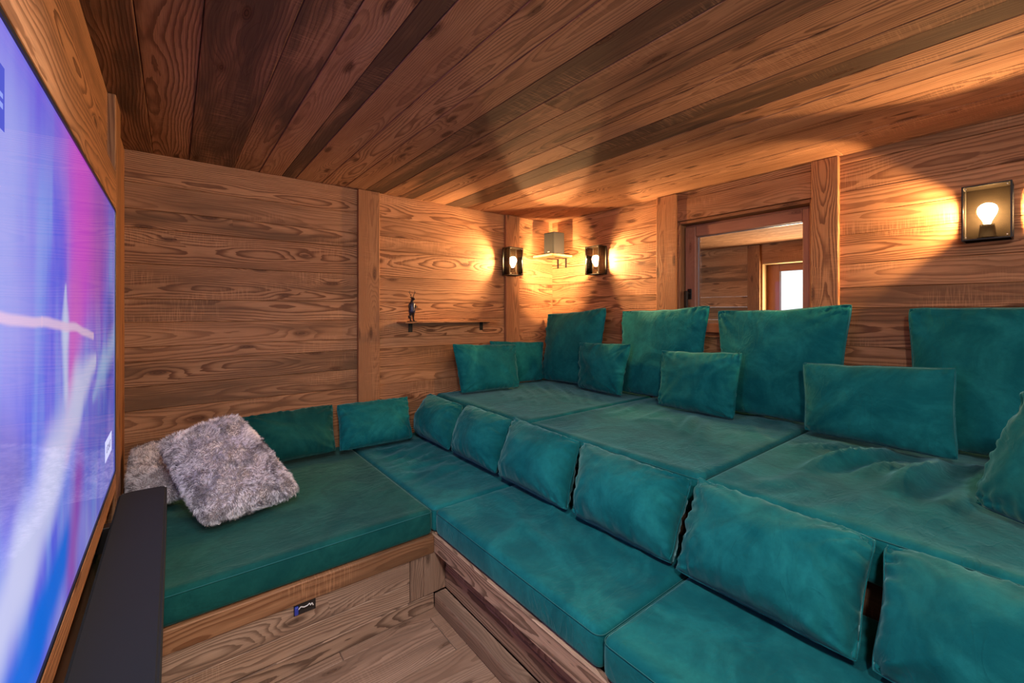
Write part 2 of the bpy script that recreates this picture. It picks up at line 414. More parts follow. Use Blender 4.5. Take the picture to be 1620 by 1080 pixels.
wbox('window_frame', W_FRAME, [(NX1+.13, NX1+.19, 2.04, 2.171, .82, 1.841, 2, .7, .2), (NX1+.13, NX1+.19, 1.32, 1.44, .82, 1.841, 2, .7, .2), (NX1+.13, NX1+.19, 1.441, 2.039, 1.76, 1.841, 1, .7, .2), (NX1+.13, NX1+.19, 1.441, 2.039, .82, .90, 1, .7, .2)], w2)
b = bmesh.new(); add_box(b, NX1+.155, NX1+.160, 1.435, 2.045, .895, 1.765); rel(link('window_pane', b, GLASS_W), w2)
world = bpy.data.worlds.new('World'); bpy.context.scene.world = world; world.use_nodes = True
bg = world.node_tree.nodes['Background']; bg.inputs[0].default_value = (.90, .95, 1.0, 1); bg.inputs[1].default_value = 1.7

# ------------------------------------------------------------------ floor and benches
fl = []
yy = YF
ks = [.19, .205, .18, .2, .19, .21, .2]
i = 0
while yy < YB:
    w = ks[i % 7]
    cx = random.uniform(.2, 1.0)
    fl.append((XL-.1, cx, yy+.0008, yy+w-.0008, -.022, random.uniform(-.0015, 0), 0, random.uniform(.5, .9), random.uniform(.2, .7)))
    fl.append((cx+.002, XR+.05, yy+.0008, yy+w-.0008, -.022, random.uniform(-.0015, 0), 0, random.uniform(.5, .9), random.uniform(.2, .7)))
    yy += w; i += 1
S(planks('floor', W_FLOOR, fl), label='greyish brown timber board floor of the seating pit')

PX, PY = .886, 1.672     # inner corner of the pit
lp = empty('bench_platform', (.35, 2.25, 0), 'timber bench platform along the back wall under the fur pillows', 'bench')
wbox('front_panel', W_BENCH, [(XL+.005, .775, PY+.002, PY+.026, .066, .145, 0, .75, .25), (XL+.005, .775, PY+.002, PY+.026, .146, .2385, 0, .6, .45),
      (.777, .838, PY+.001, PY+.026, .066, .2385, 2, .7, .5), (.839, PX+.055, PY, PY+.026, .066, .2385, 2, .5, .3)], lp)
wbox('toe_board', W_BENCH, [(XL+.005, PX-.001, PY-.002, PY+.022, .001, .065, 0, .75, .2)], lp)
wbox('lip_board', W_WALL, [(XL+.005, PX-.001, PY-.004, PY+.024, .2395, .314, 0, .25, .7)], lp, bev=.003)
wbox('deck', W_BENCH, [(XL+.005, PX+.05, PY+.028, YB-.002, .283, .3135, 0, .5, .3)], lp)
rp = empty('bench_platform', (1.2, .6, 0), 'long timber bench platform of the lower seating row beside the pit', 'bench')
wbox('front_panel', W_BENCH, [(PX+.056, PX+.08, YF+.01, PY+.028, .066, .150, 1, .65, .35), (PX+.056, PX+.08, YF+.01, PY-.001, .151, .2385, 1, .55, .5)], rp)
wbox('ledge_board', W_BENCH, [(PX, PX+.055, YF+.01, PY-.003, .001, .065, 1, .5, .7)], rp, bev=.003)
wbox('lip_board', W_BENCH, [(PX, PX+.024, YF+.01, PY+.022, .2395, .314, 1, .9, .15)], rp, bev=.003)
wbox('deck', W_BENCH, [(PX+.0825, 1.50, YF+.01, PY+.026, .283, .3135, 1, .5, .3), (PX+.0825, 1.50, PY+.029, YB-.002, .283, .3135, 1, .5, .3)], rp)
up = empty('bench_platform', (2.1, .6, 0), 'raised timber platform of the upper seating row', 'bench')
wbox('riser_board', W_CEIL, [(1.545, 1.569, YF+.01, YB-.002, .02, .27, 1, .1, .9), (1.545, 1.569, YF+.01, YB-.002, .271, .53, 1, .1, .8)], up)
wbox('deck', W_BENCH, [(1.570, XR-.002, YF+.01, YB-.002, .50, .53, 1, .5, .3)], up)

# cable outlet
so = empty('cable_outlet', (.37, PY-.003, .215), 'small open cable outlet with blue plug in the bench front', 'outlet')
b = bmesh.new()
add_box(b, .333, .405, PY-.0040, PY-.0015, .2385, .2395); add_box(b, .333, .405, PY-.0040, PY-.0015, .204, .205)
add_box(b, .333, .334, PY-.0040, PY-.0015, .205, .2385); add_box(b, .404, .405, PY-.0040, PY-.0015, .205, .2385)
add_box(b, .334, .404, PY-.0012, PY+.0015, .205, .2385)
rel(link('recess', b, DARKGAP), so)
b = bmesh.new(); add_box(b, .3345, .347, PY-.011, PY-.0012, .2075, .236, .002); rel(link('plug', b, BLUEP), so)
b = bmesh.new()
pts = [(.347, .224), (.355, .231), (.366, .226), (.377, .227), (.384, .232), (.387, .224), (.392, .230), (.396, .221)]
for p, q in zip(pts[:-1], pts[1:]): add_cyl(b, (p[0], PY-.006, p[1]), (q[0], PY-.006, q[1]), .0018, n=8)
rel(link('cable', b, CABLEW), so)

# ------------------------------------------------------------------ upholstery builders
def rnz(x, y, z, s=0): return noise.noise(Vector((x+s*17.3, y-s*9.1, z+s*3.7)))

def axis_samples(h, r, step):
    a = [-h, -h+r*.12, -h+r*.35, -h+r*.65, -h+r]
    n = max(2, int((2*(h-r))/step))
    mid = [-h+r+(2*(h-r))*i/n for i in range(1, n)]
    return a+mid+[-x for x in a[::-1]]

def mattress(name, x0, x1, y0, y1, z0, z1, label, r=.028, step=.022, seed=0, folds=.006, fdir=0.0, fsc=(2.2, 9), sag=.01, mat=None, group=None, local=None, piping=True, side=.35):
    cx, cy, cz = (x0+x1)/2, (y0+y1)/2, (z0+z1)/2
    hx, hy, hz = (x1-x0)/2, (y1-y0)/2, (z1-z0)/2
    bm = bmesh.new()
    sx, sy, sz = axis_samples(hx, r, step), axis_samples(hy, r, step), axis_samples(hz, r, .03)
    def grid(A, B, f):
        V = [[bm.verts.new(f(a, b)) for b in B] for a in A]
        for i in range(len(A)-1):
            for j in range(len(B)-1): bm.faces.new((V[i][j], V[i+1][j], V[i+1][j+1], V[i][j+1]))
    grid(sx, sy, lambda a, b: (a, b, hz)); grid(sx, sy[::-1], lambda a, b: (a, b, -hz))
    grid(sx[::-1], sz, lambda a, b: (a, hy, b)); grid(sx, sz, lambda a, b: (a, -hy, b))
    grid(sy, sz, lambda a, b: (hx, a, b)); grid(sy[::-1], sz, lambda a, b: (-hx, a, b))
    bmesh.ops.remove_doubles(bm, verts=bm.verts[:], dist=1e-5)
    ca, sa_ = math.cos(fdir), math.sin(fdir)
    def ss(t): t = max(0, min(1, t)); return t*t*(3-2*t)
    def top_h(px, py):
        e = ss(min(hx-abs(px), hy-abs(py))/.07)
        u = (px*ca+py*sa_); w = (-px*sa_+py*ca)
        wob = rnz(u*2, w*2, seed, 1)*.35
        n = rnz(u*fsc[0]+wob, w*fsc[1]+wob*2, seed)
        ridge = (1-abs(n)*2.2); ridge = max(0, ridge)**3
        msk = ss((rnz(px*2.1, py*2.1, seed, 4)+.30)/.5)
        n2 = rnz(u*fsc[0]*2.2, w*fsc[1]*2.0, seed, 6)
        h = folds*msk*(ridge+.35*n2)
        h += .006*rnz(px*3, py*3, seed, 8) - sag*e*.5
        if local: h += local(px+cx, py+cy)
        return h*e
    for v in bm.verts:
        p = v.co.copy()
        q = Vector((max(-(hx-r), min(hx-r, p.x)), max(-(hy-r), min(hy-r, p.y)), max(-(hz-r), min(hz-r, p.z))))
        d = p-q
        if d.length > 1e-7: p = q+d.normalized()*r
        if p.z > hz-r*1.01:
            p.z += top_h(p.x, p.y)
        k = (1-min(1, abs(p.z)/hz)**2)
        bul = .0015*k + .001*side*rnz(p.x*9, p.y*9, p.z*4, seed+2)
        if abs(p.x) > hx-r*.5: p.x += math.copysign(bul, p.x)
        if abs(p.y) > hy-r*.5: p.y += math.copysign(bul, p.y)
        v.co = p
    root = link(name, bm, mat or VEL, None, True, (cx, cy, cz))
    tag(root, label, 'mattress', group)
    if piping:   # stitched seam welt round the top edge
        b2 = bmesh.new(); zz = hz-r*.55
        rr = .0016
        P = []
        rad = r
        o = .003
        for sx_, sy_, a0 in ((1, 1, 0), (-1, 1, 90), (-1, -1, 180), (1, -1, 270)):
            for k in range(5):
                a = math.radians(a0+k*22.5)
                P.append(Vector((sx_*(hx-rad)+(rad+.0008)*math.cos(a), sy_*(hy-rad)+(rad+.0008)*math.sin(a), zz)))
        n = len(P); rings = []
        for i in range(n):
            p = P[i]; t = (P[(i+1) % n]-P[i-1]).normalized(); nrm = Vector((t.y, -t.x, 0))
            rings.append([b2.verts.new(p+nrm*rr*math.cos(a)+Vector((0, 0, rr*math.sin(a)))) for a in (0, PI/2, PI, 3*PI/2)])
        for i in range(n):
            A = rings[i]; B = rings[(i+1) % n]
            for k in range(4): b2.faces.new((A[k], A[(k+1) % 4], B[(k+1) % 4], B[k]))
        link('seam', b2, THREAD, root, True)
    return root

def pillow(name, corners, T, label, cat='cushion', group=None, n=48, seed=0, bow=.045, pucker=.017, mat=None, dent=.012, smooth=True, p_=2.3, q_=.52, ret_fn=False, low=.25, edges='tlrb'):
    """corners BL, BR, TR, TL of the seam outline, seen from the front"""
    BL, BR, TR, TL = [Vector(c) for c in corners]
    cen = (BL+BR+TR+TL)/4
    N = ((BR-BL)+(TR-TL)).cross((TL-BL)+(TR-BR)).normalized()
    W = ((BR-BL).length+(TR-TL).length)/2; H = ((TL-BL).length+(TR-BR).length)/2
    def smp(i):
        t = -1+2*i/n
        return math.copysign(1-(1-abs(t))**1.25, t) if t else 0
    bm = bmesh.new()
    def pos(s, t, side):
        # outline bowed inward between the corners
        bb_ = bow*(.35 if t < 0 else 1.0)
        ss_ = s*(1-bow*(1-t*t)); tt = t*(1-bb_*(1-s*s))
        # round the corners a little
        k = (abs(s)*abs(t))**7
        ss_ *= 1-.03*k; tt *= 1-.03*k
        a, b = (ss_+1)/2, (tt+1)/2
        p = BL*(1-a)*(1-b)+BR*a*(1-b)+TR*a*b+TL*(1-a)*b
        prof = ((1-abs(s)**p_)*(1-abs(t)**p_))**q_ if abs(s) < 1 and abs(t) < 1 else 0
        prof *= 1+low*(-t)*.5
        z = prof*T/2
        # puckers running in from the seams
        et = (1-abs(t))*H; es = (1-abs(s))*W
        f1 = math.exp(-et/.05)*(1-math.exp(-et/.008)); f2 = math.exp(-es/.05)*(1-math.exp(-es/.008))
        z += pucker*1.8*f1*rnz(s*W*26+rnz(t*2, s*3, seed), t*1.5, seed, 3)+pucker*1.8*f2*rnz(t*H*22, s*1.5+rnz(t*3, s*2, seed), seed, 5)
        # long soft creases fanning from the corners
        for (c1, c2) in ((-1, 1), (1, 1), (1, -1), (-1, -1)):
            dx, dy = (s-c1)*W/2, (t-c2)*H/2; d = math.hypot(dx, dy)+1e-4; ang = math.atan2(dy*c2, dx*c1)
            z += pucker*1.1*math.exp(-d/.13)*(1-math.exp(-d/.02))*rnz(ang*4.5, d*3, seed+c1*2+c2, 7)
        m = (1-abs(s)**4)*(1-abs(t)**4)
        z += dent*m*rnz(s*1.6, t*1.6, seed, 2)+.35*dent*m*rnz(s*4, t*4, seed, 9)
        p = p+N*(z if side > 0 else -z*.8)
        p += N*.008*rnz(s*1.4, t*1.4, seed, 12)+(TL-BL).normalized()*.006*rnz(s*3, t*2, seed, 13)*(1 if t > 0 else .2)
        return p
    F = [[bm.verts.new(pos(smp(i), smp(j), 1)-cen) for j in range(n+1)] for i in range(n+1)]
    Bk = [[None]*(n+1) for _ in range(n+1)]
    for i in range(n+1):
        for j in range(n+1):
            Bk[i][j] = F[i][j] if i in (0, n) or j in (0, n) else bm.verts.new(pos(smp(i), smp(j), -1)-cen)
    for i in range(n):
        for j in range(n):
            bm.faces.new((F[i][j], F[i+1][j], F[i+1][j+1], F[i][j+1]))
            bm.faces.new((Bk[i][j], Bk[i][j+1], Bk[i+1][j+1], Bk[i+1][j]))
    edge = [F[i][0].co.copy() for i in range(n)]+[F[n][j].co.copy() for j in range(n)]+[F[n-i][n].co.copy() for i in range(n)]+[F[0][n-j].co.copy() for j in range(n)]
    o = link(name, bm, mat or VEL, None, smooth, cen)
    tag(o, label, cat, group)
    if cat == 'cushion':   # seam welt
        b2 = bmesh.new(); rr = .0022; m_ = len(edge); rings = []
        for i in range(m_):
            p = edge[i]; t = (edge[(i+1) % m_]-edge[i-1]).normalized(); a = N; c_ = t.cross(a).normalized()
            rings.append([b2.verts.new(p+a*rr*math.cos(x)+c_*rr*math.sin(x)) for x in (0, PI/2, PI, 3*PI/2)])
        for i in range(m_):
            A = rings[i]; B = rings[(i+1) % m_]
            for k in range(4): b2.faces.new((A[k], A[(k+1) % 4], B[(k+1) % 4], B[k]))
        link('seam', b2, mat or VEL, o, True)
    return o

# ------------------------------------------------------------------ mattresses
ZM, ZU = .425, .680
g1 = 'lower seating mattresses'
mattress('seat_mattress', XL+.02, PX-.004, PY+.004, YB-.004, .3145, ZM, 'wide dark green mattress on the left bench under the fur pillows', seed=1, folds=.004, sag=.012, mat=VEL2, r=.022, fsc=(1.5, 4))
mattress('seat_mattress', PX+.002, 1.540, PY+.006, YB-.004, .3145, ZM, 'creased dark teal mattress in the far corner of the lower row', seed=2, folds=.018, fdir=.35, fsc=(2.6, 11), r=.022)
mattress('seat_mattress', PX+.002, 1.540, .752, PY-.002, .3145, ZM+.004, 'teal lower-row mattress at the pit corner with a long front fold', seed=3, folds=.016, fdir=1.1, fsc=(1.8, 8), r=.026)
mattress('seat_mattress', PX-.004, 1.540, -.30, .744, .3145, ZM+.006, 'teal lower-row mattress at the bottom edge of the view', seed=4, folds=.010, fdir=.9, r=.028)
def loc_c(x, y):
    h = 0
    for (ax, ay, bx, by, w, a) in ((2.42, .45, 1.85, .60, .030, .030), (2.40, .30, 1.80, .33, .035, .034), (2.42, .18, 1.95, .12, .030, .026), (2.40, .62, 2.05, .72, .022, .012), (2.30, .37, 1.95, .46, .02, .014), (2.1, .2, 1.65, .22, .03, .014)):
        dx, dy = bx-ax, by-ay; L2 = dx*dx+dy*dy; t = ((x-ax)*dx+(y-ay)*dy)/L2; t_ = max(0, min(1, t))
        d = math.hypot(x-ax-dx*t_, y-ay-dy*t_+.012*math.sin(t_*7))
        h += 1.7*a*math.exp(-(d/w)**2)*math.sin(PI*min(1, max(0, .12+t_*.88)))
    return h
def loc_b(x, y):
    h = 0
    for (ax, ay, bx, by, w, a) in ((2.35, 1.30, 1.95, 1.14, .022, .016), (2.30, 1.2, 1.85, 1.0, .025, .012), (2.4, 1.5, 2.0, 1.45, .02, .008), (2.2, 1.36, 2.02, 1.24, .015, .012)):
        dx, dy = bx-ax, by-ay; L2 = dx*dx+dy*dy; t = ((x-ax)*dx+(y-ay)*dy)/L2; t_ = max(0, min(1, t))
        d = math.hypot(x-ax-dx*t_, y-ay-dy*t_)
        h += 1.5*a*math.exp(-(d/w)**2)*math.sin(PI*min(1, max(0, .1+t_*.9)))
    return h
mattress('seat_mattress', 1.512, XR-.004, 1.792, YB-.004, .531, ZU, 'upper-row mattress in the far corner below the small speaker', seed=6, folds=.010, fdir=0.9, fsc=(1.5, 10), r=.026)
mattress('seat_mattress', 1.508, XR-.004, .800, 1.784, .531, ZU, 'middle upper-row mattress with soft creases in front of the window', seed=7, folds=.011, fdir=.3, fsc=(1.8, 7), local=loc_b, r=.026)
mattress('seat_mattress', 1.495, XR-.004, -.32, .792, .531, ZU, 'strongly rumpled upper-row mattress at the right edge', seed=8, folds=.012, fdir=-.15, fsc=(1.8, 7), local=loc_c, r=.026)

# ------------------------------------------------------------------ cushions
gl_, gu, gs, gb = 'seat cushions leaning along the lower row', 'tall back cushions on the upper row', 'small cushions on the upper row', 'cushions against the back wall'
def lowc(yL, yR, ytL, ytR, lab, seed, zt=(.672, .672), bow=.065, zb=.453, xb=1.290, xt=1.475, T=.25, q_=.60, **k):
    pillow('cushion', ((xb, yL, zb), (xb, yR, zb), (xt, ytR, zt[1]), (xt, ytL, zt[0])), T, lab, group=gl_, seed=seed, **k)
lowc(2.70, 2.25, 2.80, 2.36, 'lower-row cushion in the corner, farthest of its row', 21, (.69, .685), xt=1.455)
lowc(2.21, 1.77, 2.325, 1.87, 'second lower-row cushion from the corner', 22, (.69, .68))
lowc(1.735, 1.265, 1.85, 1.365, 'third lower-row cushion from the corner, standing at the mattress joint', 23, (.70, .68), pucker=.018, xb=1.282)
lowc(1.22, .775, 1.355, .815, 'lower-row cushion between the seam crossing and the large puckered cushion', 24, (.685, .672), pucker=.020, xb=1.278)
lowc(.765, .290, .800, .295, 'large lower-row cushion with puckered top edge at the bottom of the view', 25, (.685, .672), pucker=.026, xb=1.262)
lowc(.270, -.23, .285, -.23, 'lower-row cushion cut off by the bottom right corner of the view', 26, (.675, .672), pucker=.026, xb=1.262)
gback = 'cushions along the left bench'
pillow('cushion', ((.29, 2.60, .47), (.745, 2.60, .47), (.772, 2.765, .715), (.285, 2.765, .700)), .16, 'dark cushion on the left bench half hidden by the large fur pillow', group=gback, seed=31, mat=VEL2)
pillow('cushion', ((.755, 2.585, .465), (1.215, 2.585, .465), (1.265, 2.765, .700), (.790, 2.765, .705)), .16, 'dark cushion on the left bench beside the seating corner', group=gback, seed=32)
# small ones on the upper row
pillow('cushion', ((1.60, 2.62, .700), (2.10, 2.58, .700), (2.14, 2.67, 1.022), (1.565, 2.69, 1.050)), .15, 'small dark cushion at the left end of the upper row', group=gs, seed=33, bow=.045)
pillow('cushion', ((2.08, 2.785, .700), (2.47, 2.72, .700), (2.52, 2.76, 1.020), (1.97, 2.80, 1.05)), .08, 'small dark cushion in the far corner behind its neighbour', group=gs, seed=34)
pillow('cushion', ((2.45, 2.29, .700), (2.42, 1.86, .700), (2.43, 1.785, 1.065), (2.43, 2.255, 1.05)), .14, 'small cushion leaning between the first two tall back cushions', group=gs, seed=35, bow=.045)
pillow('cushion', ((2.41, 1.565, .690), (2.41, 1.095, .690), (2.44, 1.06, 1.058), (2.42, 1.55, 1.035)), .14, 'small cushion in front of the joint of the second and third tall cushions', group=gs, seed=36, bow=.045)
pillow('cushion', ((2.375, .755, .712), (2.375, .235, .705), (2.42, .245, 1.060), (2.38, .765, 1.035)), .16, 'wide small cushion on the rumpled mattress at the right', group=gs, seed=37, bow=.04, pucker=.009)
pillow('cushion', ((1.90, .16, .700), (1.70, -.10, .700), (1.78, -.16, 1.06), (1.98, .05, 1.06)), .16, 'cushion cut off by the right edge on the upper row', group=gs, seed=38)
# tall back cushions
pillow('cushion', ((2.50, 2.76, .700), (2.56, 2.17, .700), (2.60, 2.13, 1.318), (2.60, 2.80, 1.265)), .16, 'tall back cushion in the far corner under the lamps', group=gu, seed=41, bow=.06)
pillow('cushion', ((2.57, 2.00, .700), (2.57, 1.37, .700), (2.60, 1.325, 1.325), (2.60, 1.995, 1.29)), .16, 'tall back cushion under the window handle, second from the far corner', group=gu, seed=42, bow=.06)
pillow('cushion', ((2.57, 1.26, .700), (2.58, .66, .700), (2.60, .615, 1.322), (2.58, 1.275, 1.29)), .16, 'tall back cushion below the window pane', group=gu, seed=43, bow=.06)
pillow('cushion', ((2.57, .41, .700), (2.57, -.25, .700), (2.60, -.27, 1.32), (2.58, .42, 1.300)), .16, 'tall back cushion under the right-hand lamp', group=gu, seed=44, bow=.05)

# ------------------------------------------------------------------ fur pillows
def fur_mat(name, light, dark, under):
    m = NT(name)
    at = m.n('ShaderNodeAttribute'); at.attribute_name = 'fur'
    s = m.n('ShaderNodeSeparateColor'); m.L(at.outputs['Color'], s.inputs[0])
    tc = m.n('ShaderNodeTexCoord')
    n = m.noise(tc.outputs['Object'], 11, 4, .6, 1.6)
    c = m.mix(m.ramp(s.outputs[0], .05, .5), tuple(under), tuple(light))
    c = m.mix(m.math('MULTIPLY', m.ramp(s.outputs[0], .12, .7), m.ramp(m.math('ADD', n, m.math('MULTIPLY', s.outputs[1], .16)), .57, .66)), c, tuple(dark))
    m.bsdf(c, .75, **{'Sheen Weight': .3, 'Specular IOR Level': .2})
    return m.m
FURM = fur_mat('fur_frosted', (1.0, .92, .94), (.09, .065, .078), (.42, .36, .37))
FURB = simple('fur_backing', (.36, .29, .28), .9)
def fur_on(pil, count, length, seed):
    rd = random.Random(seed)
    me = pil.data; me.calc_loop_triangles()
    tris = [(me.vertices[t.vertices[0]], me.vertices[t.vertices[1]], me.vertices[t.vertices[2]], t.area) for t in me.loop_triangles]
    import bisect, itertools
    cum = list(itertools.accumulate(t[3] for t in tris)); tot = cum[-1]
    V = []; Fc = []; col = []
    down = Vector((.25, -.35, -.9))
    for k in range(count):
        a, b, c, _ = tris[bisect.bisect(cum, rd.random()*tot) % len(tris)]
        r1, r2 = rd.random(), rd.random()
        if r1+r2 > 1: r1, r2 = 1-r1, 1-r2
        p = a.co+(b.co-a.co)*r1+(c.co-a.co)*r2
        n = (a.normal+b.normal+c.normal).normalized()
        q = p*16
        flow = Vector((noise.noise(q+Vector((seed, 0, 0))), noise.noise(q+Vector((0, seed+9, 0))), noise.noise(q+Vector((0, 0, seed+4)))))*1.5+down*.45
        q2 = p*70
        flow += Vector((noise.noise(q2), noise.noise(q2+Vector((5, 5, 5))), noise.noise(q2+Vector((9, 1, 3)))))*.8
        flow = flow-n*flow.dot(n)
        d1 = (n*.95+flow*.35+Vector((rd.uniform(-.2, .2), rd.uniform(-.2, .2), rd.uniform(-.2, .2)))).normalized()
        d2 = (n*.35+flow*.95).normalized()
        L = length*rd.uniform(.7, 1.2)
        side = d1.cross(Vector((rd.uniform(-1, 1), rd.uniform(-1, 1), rd.uniform(-1, 1)))).normalized()
        w = rd.uniform(.0006, .0011)
        p1 = p+d1*L*.5; p2 = p1+d2*L*.5
        i = len(V)
        V += [p-side*w, p+side*w, p1-side*w*.8, p1+side*w*.8, p2]
        Fc += [(i, i+1, i+3, i+2), (i+2, i+3, i+4)]
        g = rd.random()
        col += [0, g, 0, 1, 0, g, 0, 1, .5, g, 0, 1, .5, g, 0, 1, 1, g, 0, 1]
    m2 = bpy.data.meshes.new('fur'); m2.from_pydata(V, [], Fc)
    ca = m2.color_attributes.new('fur', 'FLOAT_COLOR', 'POINT'); ca.data.foreach_set('color', col)
    m2.materials.append(FURM)
    o = bpy.data.objects.new('fur', m2); C.objects.link(o); o.parent = pil; o['kind'] = 'stuff'
    return o
p1 = pillow('fur_pillow', ((.095, 2.01, .475), (.440, 2.105, .475), (.235, 2.47, .775), (-.050, 2.41, .710)), .14, 'large fluffy frosted grey fur pillow leaning on the left bench', 'pillow', 'fur pillows', seed=51, mat=FURB, bow=.0, pucker=.002, p_=3.2)
fur_on(p1, 46000, .024, 3)
p2 = pillow('fur_pillow', ((-.15, 2.31, .49), (.15, 2.37, .49), (.06, 2.76, .615), (-.155, 2.76, .615)), .11, 'smaller fluffy fur pillow behind the large one beside the screen', 'pillow', 'fur pillows', seed=52, mat=FURB, bow=.0, pucker=.002, p_=3.2)
fur_on(p2, 24000, .021, 8)

# ------------------------------------------------------------------ lamps
def make_lamp(label):
    """wall side is local +Y, front -Y, origin at wall, bottom centre"""
    r = empty('wall_lantern', (0, 0, 0), label, 'lamp', 'black glass wall lanterns')
    W, H, D = .070, .226, .100
    b = bmesh.new(); add_box(b, -W, W, -.008, -.0005, 0, H, .002); link('back_plate', b, BRONZE, r)
    b = bmesh.new(); t = .0026
    for x in (-W+t, W-t):
        add_box(b, x-t, x+t, -D, -D+2*t, 0, H); add_box(b, x-t, x+t, -.008-2*t, -.008, 0, H)
        for z in (t, H-t): add_box(b, x-t, x+t, -D+2*t, -.008-2*t, z-t, z+t)
    for z in (t, H-t):
        add_box(b, -W+2*t, W-2*t, -D, -D+2*t, z-t, z+t)
    link('frame', b, BLACK, r)
    b = bmesh.new(); add_box(b, -W+2*t, W-2*t, -D+2*t, -.008, .001, .004); link('bottom_plate', b, BRONZE, r)
    b = bmesh.new(); add_box(b, -W+2*t, W-2*t, -D+2*t, -.008, H-.004, H-.001); link('top_plate', b, BRONZE, r)
    b = bmesh.new(); add_box(b, -W+2*t, W-2*t, -D+t, -D+t+.0015, 2*t, H-2*t); link('glass_pane', b, GLASS_L, r)
    for s in (-1, 1):
        b = bmesh.new(); x = s*(W-t); add_box(b, x-.0008, x+.0008, -D+2*t, -.008-2*t, 2*t, H-2*t); link('glass_pane', b, GLASS_L, r)
    for x in (-W+.013, W-.013):
        for z in (.013, H-.013):
            b = bmesh.new(); add_cyl(b, (x, -D-.0010, z), (x, -D+t, z), .0022, n=10); link('screw', b, STEEL, r)
    b = bmesh.new(); add_lathe(b, ((.030, 0), (.030, .010), (.026, .012), (.022, .05), (.021, .062), (.017, .062), (.017, .058)), (0, -.052, .004), 24)
    link('bulb_socket', b, BRONZE, r, True)
    b = bmesh.new()
    prof = [(.010, 0), (.011, .010), (.016, .022), (.0235, .036), (.0285, .050), (.029, .060), (.026, .072), (.019, .081), (.009, .086), (.001, .087)]
    add_lathe(b, prof, (0, -.052, .066), 20); link('bulb', b, BULB, r, True)
    return r
lz = 1.280+.296
L1 = make_lamp('wall lantern on the back wall, left of the small speaker')
L1.location = (2.178, YB-.031, lz)
L2 = copy_tree(L1); L2.location = (XR-.0005, 2.283, lz); L2.rotation_euler = (0, 0, -PI/2); L2['label'] = 'wall lantern between the small speaker and the inner window'
L3 = copy_tree(L1); L3.location = (XR-.0005, .182, lz); L3.rotation_euler = (0, 0, -PI/2); L3['label'] = 'wall lantern at the right edge, showing its round bulb frontally'

# ------------------------------------------------------------------ corner speaker + shelf
sh = empty('corner_shelf', (2.6, 2.72, 1.765), 'small light wooden shelf on black brackets in the upper corner', 'shelf')
rel(planks('board', W_SPEAK, [(2.465, XR-.001, 2.59, YB-.002, 1.749, 1.766, 1, .8, .1)]), sh)
for y in (2.765, 2.665):
    b = bmesh.new()
    add_box(b, XR-.005, XR-.0005, y-.010, y+.010, 1.665, 1.7475, .001); add_box(b, XR-.13, XR-.005, y-.010, y+.010, 1.7435, 1.7485)
    for z in (1.68, 1.72): add_cyl(b, (XR-.0065, y, z), (XR-.004, y, z), .004, n=10)
    rel(link('bracket', b, BLACK), sh)
sp = empty('speaker', (2.58, 2.70, 1.767), 'small grey surround speaker on the corner shelf', 'speaker')
b = bmesh.new(); add_box(b, 2.530, 2.655, 2.642, 2.768, 1.7665, 1.962, .006, 2); rel(link('cabinet', b, SPGREY), sp)
b = bmesh.new(); add_box(b, 2.526, 2.531, 2.648, 2.762, 1.772, 1.956, .002); rel(link('grille', b, simple('grille_cloth', (.010, .009, .009), .9)), sp)
b = bmesh.new(); add_box(b, 2.5250, 2.5262, 2.692, 2.716, 1.790, 1.7965); rel(link('badge', b, GREYALU), sp)
b = bmesh.new()
pts = [(2.56, 2.79, 1.955), (2.58, 2.80, 1.985), (2.60, 2.815, 2.01), (2.60, 2.825, 2.079)]

# ------------------------------------------------------------------ wall shelf + brackets
ws = empty('wall_shelf', (1.6, 2.75, 1.2), 'narrow wooden wall shelf on two black brackets carrying a deer figurine', 'shelf')
rel(planks('board', W_POST, [(1.216, 2.008, 2.700, YB-.001, 1.202, 1.212, 0, .6, .3)], bev=.001), ws)
for x in (1.317, 1.921):
    b = bmesh.new()
    add_box(b, x-.015, x+.015, YB-.0055, YB-.0005, 1.135, 1.201, .001); add_box(b, x-.015, x+.015, YB-.10, YB-.0055, 1.197, 1.2015)
    for z in (1.150, 1.175): add_cyl(b, (x, YB-.0075, z), (x, YB-.005, z), .0042, n=10)
    rel(link('bracket', b, BLACK), ws)

# deer figurine
fg = empty('deer_figurine', (1.289, 2.755, 1.212), 'small dark standing deer figurine with antlers on the wall shelf', 'figurine')
def skin(name, pts, edges, mat, parent, sub=2):
    me = bpy.data.meshes.new(name); me.from_pydata([p[:3] for p in pts], edges, []); me.materials.append(mat)
    o = bpy.data.objects.new(name, me); C.objects.link(o); o.parent = parent
    o.modifiers.new('s', 'SKIN'); sv = me.skin_vertices[0].data if me.skin_vertices else None
    if sv is None:
        bpy.context.view_layer.objects.active = o
        with bpy.context.temp_override(object=o, active_object=o): bpy.ops.mesh.customdata_skin_add()
        sv = me.skin_vertices[0].data
    for i, p in enumerate(pts): sv[i].radius = (p[3], p[3])
    sv[0].use_root = True
    m = o.modifiers.new('b', 'SUBSURF'); m.levels = sub; m.render_levels = sub
    for q in me.polygons: q.use_smooth = True
    return o
k = 1.0
